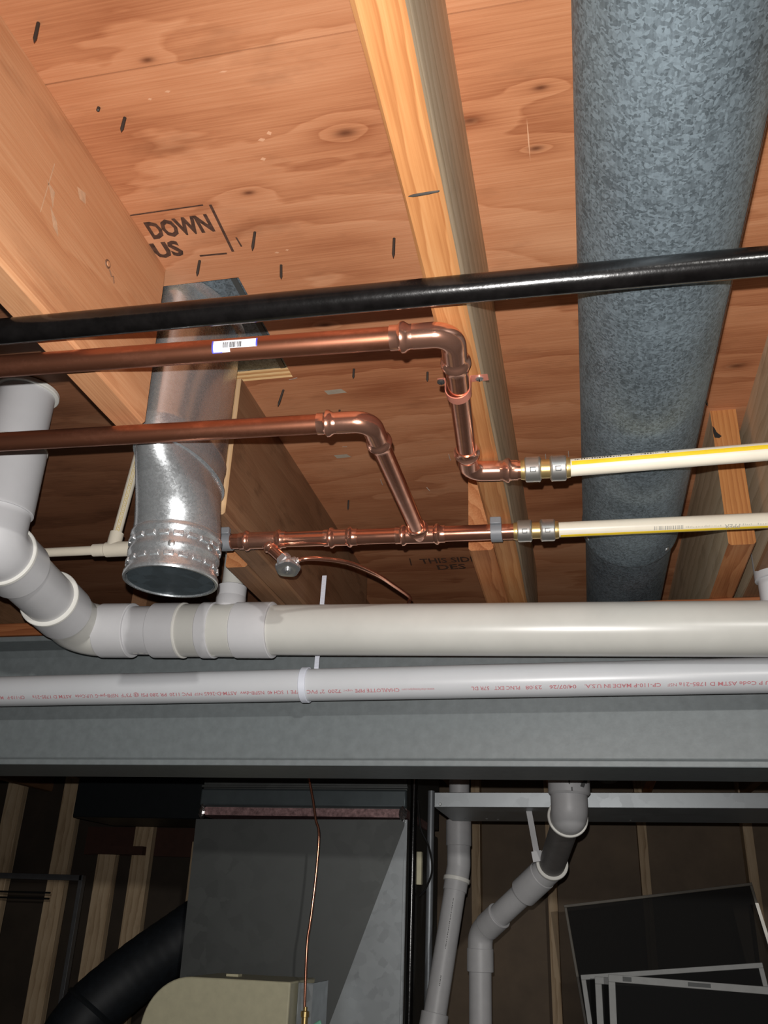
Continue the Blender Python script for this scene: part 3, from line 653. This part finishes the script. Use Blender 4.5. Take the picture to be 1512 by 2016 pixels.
# small white nubs along the underside of the pipe next to the coupling
for x, a in ((-.752, -.35), (-.763, -.30), (-.775, -.30), (-.70, -.32), (-.625, -.3)):
    mb = MB(); f = cylmap(d3(-.80), P1, r3+.0045 if x > -.74 else r3, (0, -.42, -.90)); s = (x+.80)
    patch(mb, f, s-.004, s+.004, a-.06, a+.04, 2, 3, .0008); build('glue_drip', mb, 'pvc_rim', K)
# riser from the tee
rb = d3(-.6070); 
mb = MB(); mb.lathe(rb+Vector((0, 0, .038)), (0, 0, 1), [(0, .027), (.022, .027), (.024, .0255), (.040, .0255), (.041, .022)], 36); rh = build('riser_hub', mb, 'pvc', K)
sleeve('hub_rim', rh, rb+Vector((0, 0, .060)), rb+Vector((0, 0, .082)), .0262, 'pvc')
pipe('riser', K, rb+Vector((0, 0, .06)), rb+Vector((0, 0, .298)), .0195, 'pvc_pipe', 32)
# vent stub at the right edge
mb = MB(); q = Vector((.318, 1.425, .470)); mb.lathe(q, (0.0, 0, 1), [(0, .03), (.045, .03), (.046, .034), (.10, .034), (.1, .028)], 32); build('vent_hub', mb, 'pvc', K); pipe('vent_stub', K, q+Vector((0, 0, .09)), q+Vector((0, 0, .285)), .0265, 'pvc_pipe', 32)

# white 2 inch pipe in front of the beam
r2 = .0283
A2 = Vector((-1.9, 1.49, .3755)); B2 = Vector((1.4, 1.49, .3840)); 
Z2 = lambda x: .3800 + .0018*(x)
A2 = Vector((-1.9, 1.49, Z2(-1.9)-.004)); B2 = Vector((1.4, 1.49, Z2(1.4)))
Q = thing('vent_pipe', (A2+B2)/2, 'long white plastic pipe with red printing in front of the grey beam', 'pipe')
p2 = pipe('pipe', Q, A2, B2, r2, 'pvc_new', 48)
d2 = (B2-A2).normalized(); f = cylmap(A2, B2, r2, (0, -.964, -.262))
PX = [(0, -1.089), (603, -.476), (760, -.331), (1500, .286)]
def px_s(px):
    for (a, xa), (b, xb) in zip(PX, PX[1:]):
        if px <= b or b == 1500: return (xa+(xb-xa)*(px-a)/(b-a) - A2.x)/d2.x
mb = MB(); ANG = -.30
for s, a, b in [('U P Code ASTM D 1785-21a', 1508, 1343), ('CP-110-P MADE IN U.S.A.', 1310, 1166), ('04/07/26', 1150, 1098), ('23:08', 1083, 1051), ('PLNC EXT', 1040, 989), ('57R DL', 979, 943),
                ('CHARLOTTE PIPE', 795, 707), ('7200', 680, 655), ('2" PVC', 648, 613), ('TYPE 1', 606, 577), ('SCH 40', 570, 541), ('NSF\u00ae-dwv', 535, 491), ('ASTM-D-2665', 485, 424),
                ('PVC 1120', 400, 358), ('PR 280 PSI @ 73\u00b0F', 352, 264), ('NSF\u00ae-pw-G', 258, 213), ('U.P.Code', 208, 173), ('ASTM D 1785-21a', 166, 86), ('CP-110-P', 70, 34), ('MADE IN', 26, -10)]:
    mb = MB(); strip_text(mb, s, px_s(a), px_s(b), ANG, .0066, r2, True, .012); build('print', mb, 'print_red', p2)
for s, a, b, h in (('www.charlottepipe.com', 868, 800, .0042), ('NSF', 1339, 1322, .0055), ('upc', 702, 684, .004), ('NSF', 420, 405, .0055)):
    mb = MB(); strip_text(mb, s, px_s(a), px_s(b), ANG-.03, h, r2, True); build('print', mb, 'print_red', p2)
# hanger
H = thing('pipe_hanger', (-.476, 1.49, .345), 'white plastic strap hanger looped around the printed white pipe', 'hanger')
hx = -.476; hz = A2.z+(hx-A2.x)*d2.z/d2.x; mb = MB(); rs = []
for k in range(33):
    a = 2*math.pi*k/32; e = Vector((0, math.sin(a), -math.cos(a))); r0, r1, w = r2+.0002, r2+.0032, .0062
    c = Vector((hx, 1.49, hz)); rs.append(mb.ring([c+Vector((-w, 0, 0))+e*r0, c+Vector((w, 0, 0))+e*r0, c+Vector((w, 0, 0))+e*r1, c+Vector((-w, 0, 0))+e*r1]))
mb.skin(rs); build('loop', mb, 'strap', H, bevel=.0008)
mb = MB(); a = Vector((-.463, 1.503, hz+.026)); b = Vector((-.4575, 1.497, .586)); dd = (b-a).normalized(); mb.obox((a+b)/2, (.0042, 0, 0), (0, .0009, 0), dd*((b-a).length/2)); build('strap', mb, 'strap', H)
mb = MB(); 
for k in range(26):
    p = a.lerp(b, (k+.5)/26); mb.obox(p+Vector((0, -.0012, 0)), (.0028, 0, 0), (0, .0004, 0), (0, 0, .0012))
build('ratchet_teeth', mb, 'strap', H)

# cream cpvc branch behind the boot
Cc = thing('branch_pipe', (-.77, 1.25, .56), 'thin cream plastic pipe with tee behind the tin boot on the left', 'pipe')
ca = Vector((-1.30, 1.25, .5572)); cb = Vector((-.531, 1.25, .5525)); cd = (cb-ca).normalized()
pipe('pipe', Cc, ca, cb, .0079, 'cpvc', 24)
tx = -.758
tc = ca+cd*((tx-ca.x)/cd.x); bdir = (Vector((-.738, 1.25, .757))-tc).normalized()
mb = MB(); mb.lathe(tc-cd*.035, cd, [(0, .0108), (.022, .0108), (.024, .0128), (.070, .0128), (.07, .008)], 28); to = build('tee', mb, 'cpvc', Cc)
mb = MB(); mb.lathe(tc, bdir, [(0, .0118), (.030, .0118), (.031, .008)], 28); build('tee_branch', mb, 'cpvc', to)
pb = pipe('pipe', Cc, tc+bdir*.02, Vector((-.738, 1.25, .757)), .0079, 'cpvc', 24)
f = cylmap(tc, Vector((-.738, 1.25, .757)), .0079, (.5, -.85, -.3)); mb = MB(); patch(mb, f, .03, .2, -.30, -.18, 2, 2, .0003); patch(mb, f, .03, .2, .28, .40, 2, 2, .0003); s = .032; random.seed(2)
while s < .19: w = random.uniform(.001, .003); patch(mb, f, s, s+w, -.05, .12, 1, 2, .0003); s += w+.0015
build('print', mb, 'ochre', pb)

# ------------------------------------------------------------------ furnace room behind the beam
# plenum
X0, X1 = -1.205, -.541
F = thing('furnace_plenum', (-.87, 3.0, -.6), 'grey sheet metal furnace plenum behind the beam', 'plenum')
mb = MB(); TL = (X0, 2.80, .272); TR = (X1, 2.80, .285); BR = (X1, 2.80, -.62); BM = (-.885, 2.80, -.62); BL = (X0, 2.80, -.62)
TLm = (X0, 2.74, .272); BLm = (X0, 2.775, -.62)
i = mb.ring([TLm, TR, BM, BLm, BR, (X0, 3.4, .272), (X1, 3.4, .285), (X1, 3.4, -.62), (X0, 3.4, -.62)])
mb.face((i[3], i[2], i[0])); mb.face((i[0], i[2], i[1])); mb.cur = 1; mb.face((i[2], i[4], i[1])); mb.cur = 0  # right triangle in brighter metal, painting in the light that facet catches
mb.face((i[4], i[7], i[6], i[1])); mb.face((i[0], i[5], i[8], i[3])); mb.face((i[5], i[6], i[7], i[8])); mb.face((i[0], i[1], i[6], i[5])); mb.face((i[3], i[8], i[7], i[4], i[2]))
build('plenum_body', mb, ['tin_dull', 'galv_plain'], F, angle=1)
mb = MB(); mb.box((X0-.003, 2.775, .31), (X1+.004, 3.4, .52)); build('plenum_collar', mb, 'tin_dull', F, bevel=.003)
mb = MB(); mb.box((X0-.006, 2.765, .372), (X1+.007, 2.80, .380)); build('drive_cleat', mb, 'tin_dull', F, bevel=.002)
mb = MB(); mb.box((X0-.004, 2.771, .288), (X1+.004, 3.3, .312)); build('foil_tape', mb, 'tape', F)
for x in (X0+.008, X1-.006):
    mb = MB(); rs = []
    for k in range(7):
        t = k/6; rs.append(mb.ring([Vector((x+.014*math.cos(q)*math.sin(math.pi*t*.9+.1)*random.uniform(.6, 1.2), 2.765+.010*math.sin(q), .275+.045*t)) for q in [2*math.pi*j/9 for j in range(9)]]))
    mb.skin(rs); build('tape_fold', mb, 'foil', F, angle=10)
mb = MB(); mb.box((X1-.004, 2.785, -.62), (X1+.004, 2.799, .283)); build('corner_seam', mb, 'galv_plain', F)

mb = MB(); mb.box((X0-.004, 2.760, .315), (X1+.005, 2.79, .368)); build('collar_band', mb, plain('blued_tin', (.12, .145, .155), .4, .5, .1, 20), F, bevel=.006)
mb = MB(); mb.box((-2.03, 3.40, .338), (-1.25, 3.75, .50)); build('trunk_duct', mb, plain('dark_trunk_metal', (.016, .020, .023), .5, .3), None, 'dark trunk duct running left from the plenum near the ceiling', 'duct', bevel=.004)
# cream cabinet with rounded corner
mb = MB(); rs = []
def rr(y, x0=-1.19, x1=-.782, z0=-1.65, z1=-.152, r=.13):
    pts = [(x0, y, z0), (x1, y, z0), (x1, y, z1)]
    for k in range(13): a = math.pi/2+math.pi/2*k/12; pts.append((x0+r+r*math.cos(a), y, z1-r+r*math.sin(a)))
    return pts
rs = [mb.ring(rr(2.50)), mb.ring(rr(2.73))]
mb.skin([list(reversed(r)) for r in rs][::1]); CB_ = build('furnace_cabinet', mb, 'cream', None, 'cream enamelled metal cabinet with rounded shoulder below the plenum', 'cabinet', bevel=.004)
mb = MB(); mb.box((-1.0, 2.60, -.152), (-.965, 2.63, -.146)); build('lid_clip', mb, 'cream', CB_)

# bracket, brass valve and copper tube
mb = MB(); mb.box((-.775, 2.55, -.30), (-.735, 2.556, -.155)); mb.box((-.741, 2.556, -.30), (-.735, 2.70, -.155)); build('mounting_bracket', mb, 'galv_plain', None, 'small galvanized bracket beside the cream cabinet', 'bracket')
V2 = thing('gas_cock', (-.705, 2.40, -.26), 'brass shutoff fitting at the bottom end of the thin copper tube', 'valve')
mb = MB(); mb.lathe((-.708, 2.40, -.27), (0, 0, 1), [(0, .010), (.02, .010), (.021, .013), (.032, .013), (.034, .008), (.05, .008), (.051, .0105), (.062, .0105), (.064, .005), (.072, .005)], 12); build('valve_body', mb, 'brass', V2)
mb = MB(); mb.lathe((-.74, 2.40, -.246), (1, 0, 0), [(0, .008), (.012, .008), (.013, .010), (.022, .010), (.023, .006), (.052, .006), (.053, .011), (.062, .011)], 12); build('side_port', mb, 'brass', V2)
mb = MB(); mb.obox((-.672, 2.39, -.236), (.010, 0, .006), (0, .003, 0), (-.003, 0, .008)); build('handle', mb, plain('green_plastic', (.25, .62, .45), .4), V2, bevel=.003)
mb = MB(); mb.tube(smooth([(-.745, 2.40, .362), (-.740, 2.40, .350), (-.726, 2.40, .300), (-.722, 2.40, .285), (-.712, 2.40, .24), (-.701, 2.40, .205), (-.702, 2.40, .107), (-.709, 2.40, .0), (-.714, 2.40, -.05), (-.713, 2.40, -.12), (-.710, 2.40, -.205)], 5), .0036, 10)
build('copper_tube', mb, 'copper', None, 'thin copper tube hanging down in front of the grey plenum', 'tube')

# black pipe and conduits beside the plenum
pipe('gas_pipe', None, (-.513, 2.72, -1.65), (-.505, 2.72, .52), .0115, 'black', 20, label='vertical black iron pipe along the right side of the plenum', cat='pipe')
pipe('vent_tube', None, (-.478, 2.80, -1.65), (-.466, 2.80, .37), .0105, 'conduit', 20, label='slim grey tube just right of the vertical black pipe', cat='tube')
mb = MB(); mb.tube(smooth([(-.49, 2.70, .33), (-.478, 2.69, .25), (-.455, 2.70, .20), (-.448, 2.72, .14), (-.47, 2.74, .09), (-.49, 2.75, .07)]), .003, 8); build('thermostat_wire', mb, 'wire', None, 'loose dark wire looping beside the vertical black pipe', 'wire')
mb = MB(); mb.box((-.497, 2.735, .10), (-.482, 2.76, .19)); build('relay_box', mb, 'cream', None, 'small cream box behind the vertical black pipe', 'box', bevel=.002)

# galvanized channel
Ch = thing('steel_channel', (.2, 2.45, .265), 'galvanized steel channel running horizontally behind the beam on the right', 'channel')
mb = MB(); ch = [(2.30, .266), (2.62, .266), (2.62, .269), (2.304, .269), (2.304, .298), (2.325, .298), (2.325, .3015), (2.30, .3015)]
r0 = mb.ring([(-.375, y, z-.001) for y, z in ch]); r1 = mb.ring([(1.6, y, z+.012) for y, z in ch]); mb.skin([list(reversed(r0)), list(reversed(r1))]); build('channel_body', mb, 'galv_plain', Ch, bevel=.001)
for x in (-.36,):
    mb = MB(); mb.lathe((x, 2.2995, .272), (0, -1, 0), [(0, .004), (.002, .003)], 10); build('screw', mb, 'zinc', Ch)
for x, y in ((-.27, 2.55), (-.24, 2.56), (-.16, 2.58), (-.33, 2.56), (.11, 2.54)):
    mb = MB(); mb.lathe((x, y, .2655), (0, 0, -1), [(0, .003), (.002, .002)], 8); build('screw', mb, 'zinc', Ch)

# grey PVC with 45 degree bends
def pvc_run(thing_, pts, r, hubs, mat='pvc_grey'):
    pass
N2 = thing('waste_pipe', (-.04, 2.1, .30), 'grey white plastic pipe with elbows angling down left below the channel', 'pipe')
v0 = Vector((-.033, 2.10, .46)); v1 = Vector((-.0385, 2.10, .235)); v2 = Vector((-.096, 2.42, .140)); v3 = Vector((-.295, 2.58, -.020)); v4 = Vector((-.309, 2.60, -1.64))
mb = MB(); dn = Vector((-.02, 0, -1)).normalized(); mb.lathe(v0, v1-v0, [(0, .038), (.12, .038), (.121, .046), (.185, .0465), (.19, .0425)], 36); build('hub', mb, 'pvc_grey', N2)
mb = MB(); mb.tube(bend([v1+Vector((0, 0, .045)), v1+Vector((0, 0, -.005)), v1+(v2-v1)*.10], .035, 8), .0405, 36); build('elbow', mb, 'pvc_grey', N2)
sleeve('hub_rim', N2, v1+(v2-v1)*.085, v1+(v2-v1)*.105, .0452, 'pvc_rim')
pipe('pipe', N2, v1+(v2-v1)*.06, v2, .032, plain('shadowed_pipe', (.15, .14, .135), .5), label='grey pipe section with shadow put into its colour')  # dark base colour stands in for the shadow of hub and beam
sleeve('hub_rim', N2, v2-(v2-v1)*.055, v2-(v2-v1)*.03, .0395, 'pvc_rim')
mb = MB(); mb.tube(bend([v2-(v2-v1)*.04, v2, v2+(v3-v2)*.25], .04, 10), .0352, 36); build('elbow', mb, 'pvc_grey', N2)
sleeve('hub', N2, v2+(v3-v2)*.12, v2+(v3-v2)*.38, .0368, 'pvc_grey')
pipe('pipe', N2, v2+(v3-v2)*.2, v3, .0295, 'pvc_grey')
sleeve('hub', N2, v3-(v3-v2).normalized()*.085, v3-(v3-v2).normalized()*.03, .0345, 'pvc_grey')
mb = MB(); mb.tube(bend([v3-(v3-v2).normalized()*.05, v3, v3+(v4-v3).normalized()*.06], .05, 10), .0325, 36); build('elbow', mb, 'pvc_grey', N2)
sleeve('hub', N2, v3+(v4-v3).normalized()*.035, v3+(v4-v3).normalized()*.09, .0345, 'pvc_grey')
pipe('pipe', N2, v3+(v4-v3).normalized()*.05, v4, .0292, 'pvc_grey')
mb = MB()
for (x, z, w, h) in ((-.035, .292, .003, .008), (-.030, .278, .003, .008)): mb.box((x-w/2, 2.10-.0475, z-h/2), (x+w/2, 2.10-.044, z+h/2))
for (x, z) in ((0.0, .296), (-.006, .288)): mb.obox((x, 2.0585 if x < -.003 else 2.0600, z), (.002, .0005, .005), (.004, .001, -.001), (0, .002, 0))
build('ink_mark', mb, 'print_black', N2)
mb = MB(); a = Vector((-.150, 2.38, .300)); b = Vector((-.128, 2.38, .160)); dd = (b-a); mb.obox((a+b)/2, (.007, 0, .001), (0, .001, 0), dd/2); mb.obox(b, (.012, 0, .002), (0, .006, 0), (.002, 0, -.012)); HH = build('pipe_hanger', mb, 'pvc_grey', None, 'grey white strap hanger left of the angled plastic pipe', 'hanger')

N3 = thing('waste_pipe', (-.43, 2.6, -1.6), 'leaning grey white plastic pipe right of the plenum', 'pipe')
w0 = Vector((-.365, 2.70, .50)); w1 = Vector((-.368, 2.70, .150)); w2 = Vector((-.452, 2.62, -.40)); w3 = Vector((-.60, 2.5, -1.64))
pipe('pipe', N3, w0, w1, .030, 'pvc_grey')
sleeve('hub', N3, w1+Vector((0, 0, .055)), w1+Vector((0, 0, .125)), .0365, 'pvc_grey')
mb = MB(); mb.tube(bend([w1+Vector((0, 0, .07)), w1, w1+(w2-w1)*.12], .06, 8), .0335, 36); build('elbow', mb, 'pvc_grey', N3)
sleeve('hub_rim', N3, w1+(w2-w1)*.055, w1+(w2-w1)*.075, .0375, 'pvc_rim')
pipe('pipe', N3, w1+(w2-w1)*.04, w2, .0305, 'pvc_grey')
wq = (w2-w1).normalized()
sleeve('hub', N3, Vector((-.424, 2.6465, -.215)), w2, .0365, 'pvc_grey')
pipe('pipe', N3, w2-wq*.02, w3, .0305, 'pvc_grey')
f = cylmap(w1, w2, .0305, (.15, -.98, .1)); mb = MB(); random.seed(4); s = .09
while s < .22: w = random.uniform(.001, .005); patch(mb, f, s, s+w, -.03, .03, 1, 1, .0004); s += w+random.uniform(.001, .003)
build('print', mb, 'print_black', N3); mb = MB()
s = .285
while s < .31: w = random.uniform(.002, .004); patch(mb, f, s, s+w, -.04, .04, 1, 1, .0004); s += w+.0015
build('print', mb, 'print_black', N3)

# black flexible duct low on the left
mb = MB(); pts = smooth([(-1.335, 3.25, -.02), (-1.42, 3.22, -.085), (-1.58, 3.18, -.21), (-1.70, 3.10, -.36), (-1.74, 3.0, -.6), (-1.74, 2.98, -1.0)], 14)
mb.tube(pts, [.100+.0008*math.sin(i*2.1) for i in range(len(pts))], 32); FD = build('flexible_duct', mb, 'flex', None, 'thick black flexible duct bending down left of the cabinet', 'duct')
mb = MB(); rs = []
mb.lathe((-1.66, 3.12, -.295), (-.45, -.35, -.80), [(0, .104), (.008, .108), (.016, .104)], 32); build('clamp_band', mb, plain('duct_clamp', (.03, .035, .04), .4, .5), FD)

# rail and cables at far left
mb = MB(); mb.box((-3.19, 3.90, .118), (-2.23, 3.93, .142)); mb.box((-2.245, 3.90, -1.65), (-2.225, 3.93, .142)); build('shelf_frame', mb, 'rail', None, 'grey metal frame rail against the studs at lower left', 'frame', bevel=.002)
for z, nm in ((.066, 'upper'), (.042, 'lower')):
    mb = MB(); mb.tube([(-3.18, 3.88, z), (-2.8, 3.88, z-.004), (-2.36, 3.88, z-.002)], .004, 8); build('cable', mb, 'wire', None, '%s of two thin dark cables below the grey rail' % nm, 'cable')

# window screens leaning at lower right
def screen(name, corners, w, t, fm, label, bars=False):
    """rectangular frame from top-left, top-right and the down direction; leans back against the wall"""
    TLc, TRc, H_ = Vector(corners[0]), Vector(corners[1]), corners[2]
    ux = (TRc-TLc); Wd = ux.length; ux.normalize(); down = Vector(corners[3]); down = (down - ux*down.dot(ux)).normalized(); nrm = ux.cross(down).normalized()
    T = thing(name, TLc+down*H_, label, 'screen', 'window screens')
    c = lambda a, b: TLc+ux*a+down*b
    for (a0, a1, b0, b1) in ((0, Wd, 0, w), (0, Wd, H_-w, H_), (0, w, w, H_-w), (Wd-w, Wd, w, H_-w)):
        mb = MB(); mb.obox(c((a0+a1)/2, (b0+b1)/2), ux*((a1-a0)/2), down*((b1-b0)/2), nrm*t/2); build('frame_bar', mb, fm, T, bevel=.0015)
    mb = MB(); i = mb.ring([c(w, w), c(Wd-w, w), c(Wd-w, H_-w), c(w, H_-w)]); mb.face(tuple(i)); build('mesh', mb, 'mesh_screen', T)
    return T, c, ux, down, nrm
screen('window_screen', [(-.107, 3.90*.0+3.70, .079), (.571, 3.70, .175), 1.45, (.02, -.16, -1)], .010, .012, 'frame_dark', 'tallest window screen with thin brown frame leaning behind the others')
screen('window_screen', [(-.056, 3.55, -.146), (.548, 3.55, -.082), 1.2, (.02, -.16, -1)], .016, .012, 'frame', 'middle window screen with thin white frame tilted up to the right')
screen('window_screen', [(-.008, 3.46, -.145), (.60, 3.46, -.150), 1.15, (.0, -.16, -1)], .022, .012, 'frame', 'second window screen from the front, peeking out left of the front one')
T, c, ux, down, nrm = screen('window_screen', [(.036, 3.38, -.133), (.74, 3.38, -.153), 1.15, (.0, -.16, -1)], .022, .014, 'frame', 'front window screen with wide white frame and black mesh')
mb = MB(); mb.obox(c(.06, .011)-nrm*.0075*(1 if nrm.y > 0 else -1), ux*.014, down*.007, nrm*.0005); build('frame_label', mb, plain('grey_label', (.15, .16, .16), .5), T); mb = MB(); mb.obox(c(.285, .011)-nrm*.0075*(1 if nrm.y > 0 else -1), ux*.035, down*.006, nrm*.0005); build('frame_label', mb, plain('grey_label', (.15, .16, .16), .5), T)
mb = MB(); mb.obox((.628, 3.62, -.22), (.0055, 0, -.0), (0, .006, 0), (.062, 0, -.325)); build('lit_frame_edge', mb, plain('lit_edge_metal', (.52, .50, .46), .4, .5), None, 'bright strip standing in for the lit right frame edge of the tallest screen', 'strip')  # added strip; its pale colour paints light on the tall screen's frame edge
